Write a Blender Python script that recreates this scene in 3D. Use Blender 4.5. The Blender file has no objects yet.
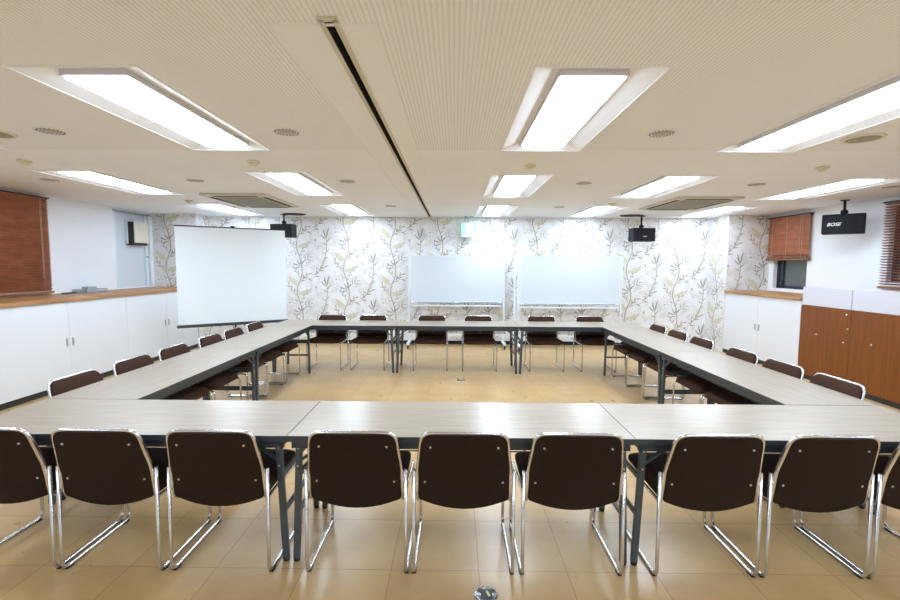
import bpy, bmesh, math, random
from mathutils import Vector, Matrix
random.seed(7)
scene = bpy.context.scene
col = scene.collection

# ------------------------------------------------------------------ camera
F_PX, PITCH, YAW, ROLL = 450.2, 0.078414, -0.010278, -0.005284
CAM = Vector((-0.0343, -2.2550, 1.5867))
cp, sp, cy_, sy_, cr, sr = math.cos(PITCH), math.sin(PITCH), math.cos(YAW), math.sin(YAW), math.cos(ROLL), math.sin(ROLL)
fwd = Vector((sy_*cp, cy_*cp, -sp)); rgt = Vector((cy_, -sy_, 0)); up = rgt.cross(fwd)
r2 = rgt*cr - up*sr; u2 = up*cr + rgt*sr
cam_data = bpy.data.cameras.new('camera'); cam = bpy.data.objects.new('camera', cam_data); col.objects.link(cam)
cam_data.sensor_width = 36; cam_data.sensor_fit = 'HORIZONTAL'; cam_data.lens = 36*F_PX/900
cam_data.clip_start = 0.05; cam_data.clip_end = 100
cam.matrix_world = Matrix(((r2.x, u2.x, -fwd.x, CAM.x), (r2.y, u2.y, -fwd.y, CAM.y), (r2.z, u2.z, -fwd.z, CAM.z), (0, 0, 0, 1)))
scene.camera = cam

# ------------------------------------------------------------------ world, lamps, exposure
LAMP_STRENGTH = 19.5
LAMP_COLOR = (0.89, 1.06, 1.27)
world = bpy.data.worlds.new('world'); scene.world = world; world.use_nodes = True
world.node_tree.nodes['Background'].inputs[0].default_value = (0.10, 0.13, 0.13, 1)
world.node_tree.nodes['Background'].inputs[1].default_value = 0.6
vs = scene.view_settings
scene.display_settings.display_device = 'sRGB'
vs.view_transform = 'Standard'; vs.look = 'None'; vs.gamma = 1; vs.use_curve_mapping = False
vs.exposure = 0.0
scene.cycles.use_denoising = True
scene.cycles.max_bounces = 10; scene.cycles.diffuse_bounces = 6
scene.cycles.caustics_reflective = False; scene.cycles.caustics_refractive = False

# ------------------------------------------------------------------ materials
def srgb(r, g, b):
    f = lambda c: (c/255/12.92) if c/255 <= 0.04045 else ((c/255+0.055)/1.055)**2.4
    return (f(r), f(g), f(b), 1)

def mat(name, color, rough=0.5, metal=0.0, spec=0.5, emit=None, emit_s=0, sheen=0):
    m = bpy.data.materials.new(name); m.use_nodes = True
    b = m.node_tree.nodes['Principled BSDF']
    b.inputs['Base Color'].default_value = color
    b.inputs['Roughness'].default_value = rough
    b.inputs['Metallic'].default_value = metal
    b.inputs['Specular IOR Level'].default_value = spec
    if sheen: b.inputs['Sheen Weight'].default_value = sheen
    if emit: b.inputs['Emission Color'].default_value = (*emit, 1); b.inputs['Emission Strength'].default_value = emit_s
    return m

def nodes(m): return m.node_tree.nodes, m.node_tree.links, m.node_tree.nodes['Principled BSDF']

def noise_mix(m, c1, c2, scale=(1, 1, 1), nscale=5, detail=4, lo=.35, hi=.65, bump=0, bump_dist=.002, coord='Object'):
    N, L, B = nodes(m)
    tc = N.new('ShaderNodeTexCoord'); mp = N.new('ShaderNodeMapping'); mp.inputs['Scale'].default_value = scale
    nz = N.new('ShaderNodeTexNoise'); nz.inputs['Scale'].default_value = nscale; nz.inputs['Detail'].default_value = detail
    cr_ = N.new('ShaderNodeValToRGB'); cr_.color_ramp.elements[0].position = lo; cr_.color_ramp.elements[1].position = hi
    cr_.color_ramp.elements[0].color = c1; cr_.color_ramp.elements[1].color = c2
    L.new(tc.outputs[coord], mp.inputs[0]); L.new(mp.outputs[0], nz.inputs['Vector'])
    L.new(nz.outputs['Fac'], cr_.inputs[0]); L.new(cr_.outputs[0], B.inputs['Base Color'])
    if bump:
        bp = N.new('ShaderNodeBump'); bp.inputs['Strength'].default_value = bump; bp.inputs['Distance'].default_value = bump_dist
        L.new(nz.outputs['Fac'], bp.inputs['Height']); L.new(bp.outputs[0], B.inputs['Normal'])
    return m

M = {}
M['wall'] = mat('wall_paint', (0.80, 0.82, 0.85, 1), .6)
noise_mix(M['wall'], (.81, .835, .87, 1), (.84, .865, .90, 1), nscale=1.5)
M['paper'] = mat('wallpaper_ground', (0.83, 0.83, 0.83, 1), .55)
noise_mix(M['paper'], (.76, .76, .76, 1), (.82, .82, .82, 1), nscale=6)
M['p_dark'] = mat('wallpaper_dark_leaf', srgb(158, 153, 146), .55)
M['p_mid'] = mat('wallpaper_grey_twig', srgb(180, 176, 168), .55)
M['p_stem'] = mat('wallpaper_stem', srgb(176, 163, 146), .55)
M['p_green'] = mat('wallpaper_pale_leaf', srgb(214, 212, 170), .55)
noise_mix(M['p_green'], srgb(205, 203, 172), srgb(219, 217, 194), nscale=12)
M['p_faint'] = mat('wallpaper_faint_leaf', srgb(214, 211, 206), .55)
M['ceil'] = mat('ceiling_board', (.70, .66, .60, 1), .7)
noise_mix(M['ceil'], (.86, .89, .945, 1), (.88, .91, .965, 1), nscale=1.2)
M['rib'] = mat('ceiling_ribbed_board', (.70, .66, .60, 1), .7)
def rib(m):
    N, L, B = nodes(m)
    tc = N.new('ShaderNodeTexCoord'); w = N.new('ShaderNodeTexWave'); w.bands_direction = 'X'; w.wave_profile = 'SIN'
    w.inputs['Scale'].default_value = 2*math.pi/20/0.021; w.inputs['Distortion'].default_value = 0
    cr_ = N.new('ShaderNodeValToRGB')
    cr_.color_ramp.elements[0].position = .15; cr_.color_ramp.elements[1].position = .5
    cr_.color_ramp.elements[0].color = (.75, .775, .81, 1); cr_.color_ramp.elements[1].color = (.88, .91, .965, 1)
    L.new(tc.outputs['Object'], w.inputs['Vector']); L.new(w.outputs['Fac'], cr_.inputs[0]); L.new(cr_.outputs[0], B.inputs['Base Color'])
    bp = N.new('ShaderNodeBump'); bp.inputs['Strength'].default_value = .35; bp.inputs['Distance'].default_value = .003
    L.new(w.outputs['Fac'], bp.inputs['Height']); L.new(bp.outputs[0], B.inputs['Normal'])
rib(M['rib'])
M['ceilwhite'] = mat('lamp_surround_white', (.86, .88, .92, 1), .5)

def tile_floor(m):
    N, L, B = nodes(m)
    tc = N.new('ShaderNodeTexCoord'); mp = N.new('ShaderNodeMapping')
    mp.inputs['Location'].default_value = (-0.10, 0.03, 0)
    L.new(tc.outputs['Object'], mp.inputs[0])
    br = N.new('ShaderNodeTexBrick'); br.offset = 0; br.squash = 1
    br.inputs['Scale'].default_value = 1; br.inputs['Brick Width'].default_value = .457; br.inputs['Row Height'].default_value = .457
    br.inputs['Mortar Size'].default_value = .0018; br.inputs['Mortar Smooth'].default_value = .1; br.inputs['Bias'].default_value = 0
    br.inputs['Color1'].default_value = (1.0, 1.0, 1.0, 1); br.inputs['Color2'].default_value = (.90, .885, .87, 1); br.inputs['Mortar'].default_value = (.55, .42, .33, 1)
    L.new(mp.outputs[0], br.inputs['Vector'])
    n1 = N.new('ShaderNodeTexNoise'); n1.inputs['Scale'].default_value = 4.5; n1.inputs['Detail'].default_value = 4; n1.inputs['Distortion'].default_value = .15
    L.new(tc.outputs['Object'], n1.inputs['Vector'])
    c = N.new('ShaderNodeValToRGB'); c.color_ramp.elements[0].position = .25; c.color_ramp.elements[1].position = .78
    c.color_ramp.elements[0].color = (.49, .315, .13, 1); c.color_ramp.elements[1].color = (.60, .405, .185, 1)
    L.new(n1.outputs['Fac'], c.inputs[0])
    mx = N.new('ShaderNodeMix'); mx.data_type = 'RGBA'; mx.blend_type = 'MULTIPLY'; mx.inputs[0].default_value = 1
    L.new(c.outputs[0], mx.inputs[6]); L.new(br.outputs['Color'], mx.inputs[7]); L.new(mx.outputs[2], B.inputs['Base Color'])
    n2 = N.new('ShaderNodeTexNoise'); n2.inputs['Scale'].default_value = 8
    L.new(tc.outputs['Object'], n2.inputs['Vector'])
    mr = N.new('ShaderNodeMapRange'); mr.inputs[3].default_value = .26; mr.inputs[4].default_value = .31
    L.new(n2.outputs['Fac'], mr.inputs[0]); L.new(mr.outputs[0], B.inputs['Roughness'])
M['floor'] = mat('floor_tile', (.5, .35, .2, 1), .3, spec=.7); tile_floor(M['floor'])

M['top'] = mat('table_laminate', (.45, .42, .37, 1), .28, spec=.4)
noise_mix(M['top'], srgb(156, 144, 128), srgb(168, 157, 141), scale=(1.2, 16, 1), nscale=2.5, detail=6)
M['edge'] = mat('table_edge_charcoal', srgb(52, 57, 63), .4)
M['legm'] = mat('table_leg_charcoal', srgb(74, 83, 90), .38, .25)
M['bolt'] = mat('bolt_steel', (.6, .6, .6, 1), .3, .9)
M['chrome'] = mat('chrome_tube', (.62, .61, .60, 1), .2, 1.0)
M['fabric'] = mat('brown_fabric', srgb(96, 66, 50), .85, spec=.25)
noise_mix(M['fabric'], srgb(50, 30, 20), srgb(72, 46, 32), nscale=220, detail=2, bump=.25, bump_dist=.001)
M['shell'] = mat('dark_brown_shell', srgb(34, 22, 15), .8, spec=.2)
noise_mix(M['shell'], srgb(30, 19, 12), srgb(41, 27, 17), nscale=180, detail=2, bump=.2, bump_dist=.0008)
M['screw'] = mat('screw_brass', (.55, .48, .38, 1), .35, .8)
M['rubber'] = mat('black_rubber', (.015, .015, .016, 1), .6)
M['cab'] = mat('cabinet_white', (.73, .755, .79, 1), .35)
M['gap'] = mat('dark_gap', (.03, .03, .03, 1), .8)
M['oak'] = mat('oak_counter', srgb(176, 126, 78), .42)
noise_mix(M['oak'], srgb(146, 100, 58), srgb(180, 134, 88), scale=(14, .6, 14), nscale=3, detail=5)
M['brown'] = mat('brown_woodgrain', srgb(140, 84, 38), .42)
noise_mix(M['brown'], srgb(112, 58, 10), srgb(128, 70, 13), scale=(12, 12, .5), nscale=3, detail=5)
M['greyp'] = mat('pale_grey_laminate', (.62, .62, .67, 1), .4)
M['blind'] = mat('blind_slat_wood', srgb(128, 66, 44), .5)
noise_mix(M['blind'], srgb(152, 92, 64), srgb(178, 112, 80), scale=(1, 2, 6), nscale=2, detail=3)
M['blind2'] = mat('blind_edge_wood', srgb(140, 92, 56), .5)
M['cord'] = mat('cord_cream', (.6, .5, .4, 1), .8)
M['black'] = mat('black_plastic', (.012, .013, .015, 1), .5, spec=.3)
M['grille'] = mat('speaker_grille', (.012, .013, .016, 1), .7, spec=.2)
M['whitep'] = mat('white_plastic', (.80, .80, .80, 1), .4)
M['whiteframe'] = mat('white_painted_steel', (.76, .82, .86, 1), .35)
M['glassw'] = mat('whiteboard_surface', (.67, .73, .78, 1), .25)
M['screen'] = mat('projection_fabric', (.83, .885, .92, 1), .6)
M['tray'] = mat('grey_aluminium', (.42, .43, .44, 1), .35, .6)
M['pen'] = mat('pen_dark', (.08, .08, .08, 1), .5)
M['cream'] = mat('cream_plastic', srgb(222, 216, 196), .5)
M['beigeg'] = mat('beige_grille', srgb(152, 149, 132), .5)
M['beigef'] = mat('beige_frame', srgb(206, 201, 186), .5)
M['dark'] = mat('dark_slot', (.03, .028, .025, 1), .7)
M['greyring'] = mat('perforated_grey_ring', (.45, .45, .44, 1), .5, .2)
M['doorm'] = mat('grey_blue_panel', (.66, .71, .75, 1), .35)
M['steelblue'] = mat('dark_window_frame', (.02, .022, .03, 1), .4)
M['diff'] = mat('lamp_diffuser', (.9, .9, .9, 1), .5, emit=LAMP_COLOR, emit_s=LAMP_STRENGTH)
M['green'] = mat('exit_green', (.30, .72, .56, 1), .4, emit=(.35, .85, .7), emit_s=.35)
M['exitwhite'] = mat('exit_white', (.9, .95, .92, 1), .4, emit=(.85, 1, .95), emit_s=.7)
M['textwhite'] = mat('print_white', (.85, .85, .85, 1), .5)
M['brass'] = mat('floor_plate_steel', (.55, .56, .6, 1), .22, .9)
M['yellow'] = mat('plate_label_yellow', (.70, .72, .32, 1), .5)
gl = bpy.data.materials.new('window_glass'); gl.use_nodes = True
gb = gl.node_tree.nodes['Principled BSDF']; gb.inputs['Base Color'].default_value = (.55, .62, .60, 1); gb.inputs['Transmission Weight'].default_value = .85
gb.inputs['Roughness'].default_value = .12; gb.inputs['IOR'].default_value = 1.45; M['glass'] = gl
gl = mat('clear_tray_plastic', (.62, .70, .76, 1), .15); gl.node_tree.nodes['Principled BSDF'].inputs['Transmission Weight'].default_value = .4; M['clear'] = gl

# ------------------------------------------------------------------ mesh helpers
class MB:
    def __init__(s): s.bm = bmesh.new(); s.mats = []; s.mi = 0
    def use(s, m):
        if m not in s.mats: s.mats.append(m)
        s.mi = s.mats.index(m); return s
    def _mark(s, faces, smooth=False):
        for f in faces: f.material_index = s.mi; f.smooth = smooth
    def box(s, a, b, bev=0, mtx=None, seg=2):
        x0, y0, z0 = a; x1, y1, z1 = b
        t = bmesh.new()
        vs_ = [t.verts.new(p) for p in ((x0,y0,z0),(x1,y0,z0),(x1,y1,z0),(x0,y1,z0),(x0,y0,z1),(x1,y0,z1),(x1,y1,z1),(x0,y1,z1))]
        for q in ((3,2,1,0),(4,5,6,7),(0,1,5,4),(1,2,6,5),(2,3,7,6),(3,0,4,7)): t.faces.new([vs_[i] for i in q])
        if bev: bmesh.ops.bevel(t, geom=list(t.edges), offset=bev, segments=seg, affect='EDGES', profile=.5)
        bmesh.ops.recalc_face_normals(t, faces=t.faces)
        s.add(t, mtx); return s
    def add(s, t, mtx=None, smooth=False):
        if mtx is not None: bmesh.ops.transform(t, matrix=mtx, verts=t.verts)
        mp = {v: s.bm.verts.new(v.co) for v in t.verts}
        for f in t.faces:
            try: nf = s.bm.faces.new([mp[v] for v in f.verts])
            except ValueError: continue
            nf.material_index = s.mi; nf.smooth = smooth or f.smooth
        t.free()
    def bar(s, p, q, w, h, upv=(0, 0, 1), bev=0):
        p, q = Vector(p), Vector(q); d = (q-p); L = d.length; d.normalize()
        u = Vector(upv); x = d.cross(u)
        if x.length < 1e-4: x = d.cross(Vector((1, 0, 0)))
        x.normalize(); z = x.cross(d)
        m = Matrix(((x.x, d.x, z.x, p.x), (x.y, d.y, z.y, p.y), (x.z, d.z, z.z, p.z), (0, 0, 0, 1)))
        return s.box((-w/2, 0, -h/2), (w/2, L, h/2), bev, m)
    def tube(s, pts, r, n=10, bend=0, seg=5, closed=False, caps=True):
        pts = [Vector(p) for p in pts]
        if bend:
            out = []
            for i, p in enumerate(pts):
                if not closed and i in (0, len(pts)-1): out.append(p); continue
                a = pts[i-1]; b = pts[(i+1) % len(pts)]
                da = a-p; db = b-p; k = min(bend, da.length*.48, db.length*.48)
                s0 = p+da.normalized()*k; s1 = p+db.normalized()*k
                for j in range(seg+1):
                    t = j/seg; out.append(s0*(1-t)**2+p*2*t*(1-t)+s1*t*t)
            pts = out
        clean = [pts[0]]
        for p in pts[1:]:
            if (p-clean[-1]).length > 1e-5: clean.append(p)
        pts = clean
        N = len(pts); t0 = (pts[1]-pts[0]).normalized()
        nrm = t0.orthogonal().normalized(); rings = []
        for i in range(N):
            if closed: t = (pts[(i+1) % N]-pts[i-1]).normalized()
            else: t = (pts[min(i+1, N-1)]-pts[max(i-1, 0)]).normalized()
            nrm = (nrm - t*nrm.dot(t)).normalized(); bn = t.cross(nrm)
            rr = r[i] if isinstance(r, (list, tuple)) else r
            rings.append([s.bm.verts.new(pts[i]+nrm*math.cos(2*math.pi*k/n)*rr+bn*math.sin(2*math.pi*k/n)*rr) for k in range(n)])
        fs = []
        for i in range(N if closed else N-1):
            a, b = rings[i], rings[(i+1) % N]
            for k in range(n): fs.append(s.bm.faces.new((a[k], a[(k+1) % n], b[(k+1) % n], b[k])))
        s._mark(fs, True)
        if not closed and caps: s._mark([s.bm.faces.new(rings[0][::-1]), s.bm.faces.new(rings[-1])])
        return s
    def lathe(s, prof, c=(0, 0, 0), n=24, axis='z', smooth=True):
        rings = []; c = Vector(c)
        for r, z in prof:
            ring = []
            for k in range(n):
                a = 2*math.pi*k/n; x, y = max(r, 1e-5)*math.cos(a), max(r, 1e-5)*math.sin(a)
                v = {'z': (x, y, z), 'y': (x, z, y), 'x': (z, x, y)}[axis]
                ring.append(s.bm.verts.new(c+Vector(v)))
            rings.append(ring)
        fs = []
        for a, b in zip(rings, rings[1:]):
            for k in range(n): fs.append(s.bm.faces.new((a[k], a[(k+1) % n], b[(k+1) % n], b[k])))
        s._mark(fs, smooth)
        s._mark([s.bm.faces.new(rings[0]), s.bm.faces.new(rings[-1])])
        return s
    def poly(s, pts):
        f = s.bm.faces.new([s.bm.verts.new(p) for p in pts]); s._mark([f]); return s
    def build(s, name, m=None, parent=None, recalc=True):
        if recalc: bmesh.ops.recalc_face_normals(s.bm, faces=s.bm.faces)
        me = bpy.data.meshes.new(name); s.bm.to_mesh(me); s.bm.free()
        for k in (s.mats or [m]): me.materials.append(M[k])
        o = bpy.data.objects.new(name, me); col.objects.link(o)
        if parent: o.parent = parent
        return o

def one(m): b = MB(); b.use(m); return b
def tag(o, label=None, cat=None, group=None, kind=None):
    if label: o['label'] = label
    if cat: o['category'] = cat
    if group: o['group'] = group
    if kind: o['kind'] = kind
    return o
def empty(name, loc=(0, 0, 0), rz=0, **k):
    o = bpy.data.objects.new(name, None); col.objects.link(o); o.location = loc; o.rotation_euler = (0, 0, rz)
    o.empty_display_size = .1
    return tag(o, **k)
def kids(o): return [c for c in col.objects if c.parent == o]
def copy_tree(o, parent=None):
    c = o.copy(); col.objects.link(c)
    if parent: c.parent = parent
    for ch in kids(o): copy_tree(ch, c)
    return c
def struct(o): o['kind'] = 'structure'; return o

# ------------------------------------------------------------------ room shell
H = 2.51; XL, XR = -5.70, 5.70; YF, YB = -4.2, 6.67; PY = 6.18; PYR = 6.05; PXL, PXR = -4.88, 4.93
b = one('floor'); b.box((XL-.1, YF-.1, -.08), (XR+.1, YB+.1, 0)); struct(b.build('floor'))

LX = [-3.98, -1.85, .65, 2.38, 4.42]; LLEN = 1.32
LYS = [[-2.85]*5, [.05, .07, .07, .09, .12], [2.44, 2.50, 2.60, 2.62, 2.72], [4.98, 5.00, 5.02, 5.06, 5.06]]  # first row is unseen, added behind the camera to brighten the foreground
RW, RM = .31, .08        # half-width of the recess, its end margin
holes = [(x-RW, a-RM-.06, x+RW, a+LLEN+RM) for r_ in LYS for x, a in zip(LX, r_)]
SLIT = (-.54, -.47, -.505, 6.67)
holes.append(SLIT)
xs = sorted({XL-.1, XR+.1, -.76, -.345} | {h[0] for h in holes} | {h[2] for h in holes})
ys = sorted({YF-.1, YB+.1, 1.47, -.44} | {h[1] for h in holes} | {h[3] for h in holes})
b = MB(); b.use('ceil'); b.use('rib')
for i in range(len(xs)-1):
    for j in range(len(ys)-1):
        x0, x1, y0, y1 = xs[i], xs[i+1], ys[j], ys[j+1]; cx, cyy = (x0+x1)/2, (y0+y1)/2
        if any(h[0] < cx < h[2] and h[1] < cyy < h[3] for h in holes): continue
        ribbed = cyy < 1.47 and not (-.76 < cx < -.345 and cyy > -.44)
        b.use('rib' if ribbed else 'ceil'); b.poly([(x0, y0, H), (x0, y1, H), (x1, y1, H), (x1, y0, H)])
b.use('ceil'); b.poly([(XL-.1, YF-.1, H+.15), (XR+.1, YF-.1, H+.15), (XR+.1, YB+.1, H+.15), (XL-.1, YB+.1, H+.15)])
# the slot of the folding partition: dark channel
b.use('dark'); x0, y0, x1, y1 = SLIT
b.poly([(x0, y0, H+.06), (x1, y0, H+.06), (x1, y1, H+.06), (x0, y1, H+.06)])
for p, q in (((x0, y0), (x0, y1)), ((x1, y0), (x1, y1)), ((x0, y0), (x1, y0))):
    b.poly([(*p, H), (*q, H), (*q, H+.06), (*p, H+.06)])
struct(b.build('ceiling', recalc=False))
# trims on the ceiling
b = one('ceilwhite'); b.box((-.768, -.44, H-.004), (-.752, YB, H)); b.box((-.35, -.44, H-.003), (-.34, YB, H)); b.box((-.76, -.45, H-.004), (-.345, -.435, H))
struct(b.build('trim_1'))
b = one('beigef'); b.box((SLIT[0]-.02, SLIT[1]-.01, H-.006), (SLIT[0], YB, H)); b.box((SLIT[2], SLIT[1]-.01, H-.006), (SLIT[2]+.02, YB, H)); b.box((SLIT[0]-.02, SLIT[1]-.03, H-.006), (SLIT[2]+.02, SLIT[1], H))
struct(b.build('trim_2'))

# side walls with window openings
def wall_x(name, X, openings, sgn):
    """wall at x = X facing the room, openings = (y0, y1, z0, z1), with reveals going outward"""
    ys_ = sorted({YF, PY+.05} | {o[0] for o in openings} | {o[1] for o in openings}); zs = sorted({0, H+.02} | {o[2] for o in openings} | {o[3] for o in openings})
    b = one('wall')
    for i in range(len(ys_)-1):
        for j in range(len(zs)-1):
            c = ((ys_[i]+ys_[i+1])/2, (zs[j]+zs[j+1])/2)
            if any(o[0] < c[0] < o[1] and o[2] < c[1] < o[3] for o in openings): continue
            b.poly([(X, ys_[i], zs[j]), (X, ys_[i+1], zs[j]), (X, ys_[i+1], zs[j+1]), (X, ys_[i], zs[j+1])])
    D = sgn*.14
    for y0, y1, z0, z1 in openings:
        b.poly([(X, y0, z0), (X+D, y0, z0), (X+D, y0, z1), (X, y0, z1)]); b.poly([(X, y1, z0), (X+D, y1, z0), (X+D, y1, z1), (X, y1, z1)])
        b.poly([(X, y0, z0), (X+D, y0, z0), (X+D, y1, z0), (X, y1, z0)]); b.poly([(X, y0, z1), (X+D, y0, z1), (X+D, y1, z1), (X, y1, z1)])
    return struct(b.build(name, recalc=False))
WL = (2.35, 3.90, 1.22, 2.40); WR1 = (5.16, 5.93, 1.20, 2.36); WR2 = (2.3, 3.80, 1.38, 2.38); DL = (5.24, 6.12, 1.165, 2.46)
wall_x('wall_left', XL, [WL, DL], -1)
wall_x('wall_right', XR, [WR1, WR2], 1)
b = one('wall'); b.box((XL-.1, YF-.1, 0), (XR+.1, YF, H+.02)); struct(b.build('wall_front'))

def window(name, X, o, sgn, split=None):
    y0, y1, z0, z1 = o; w = empty(name); struct(w)
    xa, xb = sorted((X+sgn*.07, X+sgn*.12)); b = one('steelblue'); t = .05
    b.box((xa, y0, z0), (xb, y0+t, z1)); b.box((xa, y1-t, z0), (xb, y1, z1)); b.box((xa, y0, z0), (xb, y1, z0+t)); b.box((xa, y0, z1-t), (xb, y1, z1))
    if split: b.box((xa, split-t/2, z0), (xb, split+t/2, z1))
    struct(b.build('window_frame', parent=w))
    b = one('glass'); xm = (xa+xb)/2; b.box((xm-.003, y0+t, z0+t), (xm+.003, y1-t, z1-t)); struct(b.build('window_pane', parent=w))
window('window_1', XL, WL, -1, 3.1); window('window_2', XR, WR1, 1, 5.80); window('window_3', XR, WR2, 1, 3.05)

# recessed grey-blue panel door above the left counter
d = empty('door_1'); struct(d)
y0, y1, z0, z1 = DL
b = one('doorm'); b.box((XL-.075, y0, z0), (XL-.05, y1, z1)); b.box((XL-.05, y0+.03, z0+.02), (XL-.043, 5.98, z1-.03), .003); struct(b.build('door_leaf', parent=d))
b = one('whiteframe'); b.box((XL-.05, y0, z0), (XL+.005, y0+.03, z1)); b.box((XL-.05, 6.00, z0), (XL-.01, 6.05, z1)); b.box((XL-.05, y1-.03, z0), (XL+.005, y1, z1)); struct(b.build('door_frame', parent=d))
b = one('tray'); b.box((XL-.05, y0-.02, z1-.015), (XL+.02, y1+.02, z1+.012)); struct(b.build('door_head_rail', parent=d))
for yy in (5.285, 6.02):
    b = one('greyring'); b.lathe([(.0, 0), (.016, 0), (.018, .012), (.014, .03), (0, .032)], (XL-.043 if yy < 6 else XL-.01, yy, 1.70), 14, 'x'); struct(b.build('door_knob', parent=d))

# wallpapered back wall with its two side piers (pattern is part of the wall's mesh)
segs = [((XL, PY), (PXL, PY), (0, -1)), ((PXL, PY), (PXL, YB), (1, 0)), ((PXL, YB), (PXR, YB), (0, -1)), ((PXR, YB), (PXR, PYR), (-1, 0)), ((PXR, PYR), (XR, PYR), (0, -1))]
sstart = []; acc = PXL - (YB-PY) - (PXL-XL)   # s equals X along the back wall
for p, q, n in segs:
    L_ = math.dist(p, q); sstart.append((acc, acc+L_)); acc += L_
b = MB(); b.use('paper')
for p, q, n in segs: b.poly([(*p, 0), (*q, 0), (*q, H+.02), (*p, H+.02)])
def put(poly, m, lift):
    """poly = list of (s, z); kept only when it lies inside one wall segment"""
    if min(z for s, z in poly) < 0 or max(z for s, z in poly) > H: return
    s0 = min(s for s, z in poly); s1 = max(s for s, z in poly)
    for (a, c), (p, q, n) in zip(sstart, segs):
        if s0 >= a and s1 <= c:
            L_ = c-a; b.use(m)
            pts = [(p[0]+(q[0]-p[0])*(s-a)/L_+n[0]*lift, p[1]+(q[1]-p[1])*(s-a)/L_+n[1]*lift, z) for s, z in poly]
            b.poly(pts); return
U = .93/280
lift_ctr = [0]
def stroke(pts, w, m, ox, oz, k=4, lift=.0012, w1=None):
    P = [Vector((x, y)) for x, y in pts]; sm = []
    for i in range(len(P)-1):       # Catmull-Rom
        a = P[max(i-1, 0)]; bb = P[i]; c = P[i+1]; dd = P[min(i+2, len(P)-1)]
        for j in range(k):
            t = j/k; sm.append(.5*((2*bb)+(c-a)*t+(2*a-5*bb+4*c-dd)*t*t+(3*bb-3*c+dd-a)*t**3))
    sm.append(P[-1]); w1 = w if w1 is None else w1; off = []
    for i, p in enumerate(sm):
        t = (sm[min(i+1, len(sm)-1)]-sm[max(i-1, 0)]).normalized(); n = Vector((-t.y, t.x)); ww = w+(w1-w)*i/(len(sm)-1)
        off.append((p+n*ww/2, p-n*ww/2))
    for (a, bb), (c, dd) in zip(off, off[1:]):
        put([(ox+v.x*U, oz+v.y*U) for v in (a, bb, dd, c)], m, lift)
def leaf(base, tip, w, m, ox, oz, bend=0, lift=.0018):
    B_, T_ = Vector(base), Vector(tip); d = T_-B_; n = Vector((-d.y, d.x)).normalized(); N_ = 7; L1, R1 = [], []
    for i in range(N_+1):
        t = i/N_; ww = w*.43*math.sin(math.pi*t**.8)**.8 if 0 < t < 1 else .2; c = B_+d*t+n*bend*math.sin(math.pi*t)
        L1.append(c+n*ww); R1.append(c-n*ww)
    for i in range(N_):
        put([(ox+v.x*U, oz+v.y*U) for v in (L1[i], R1[i], R1[i+1], L1[i+1])], m, lift)
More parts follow.
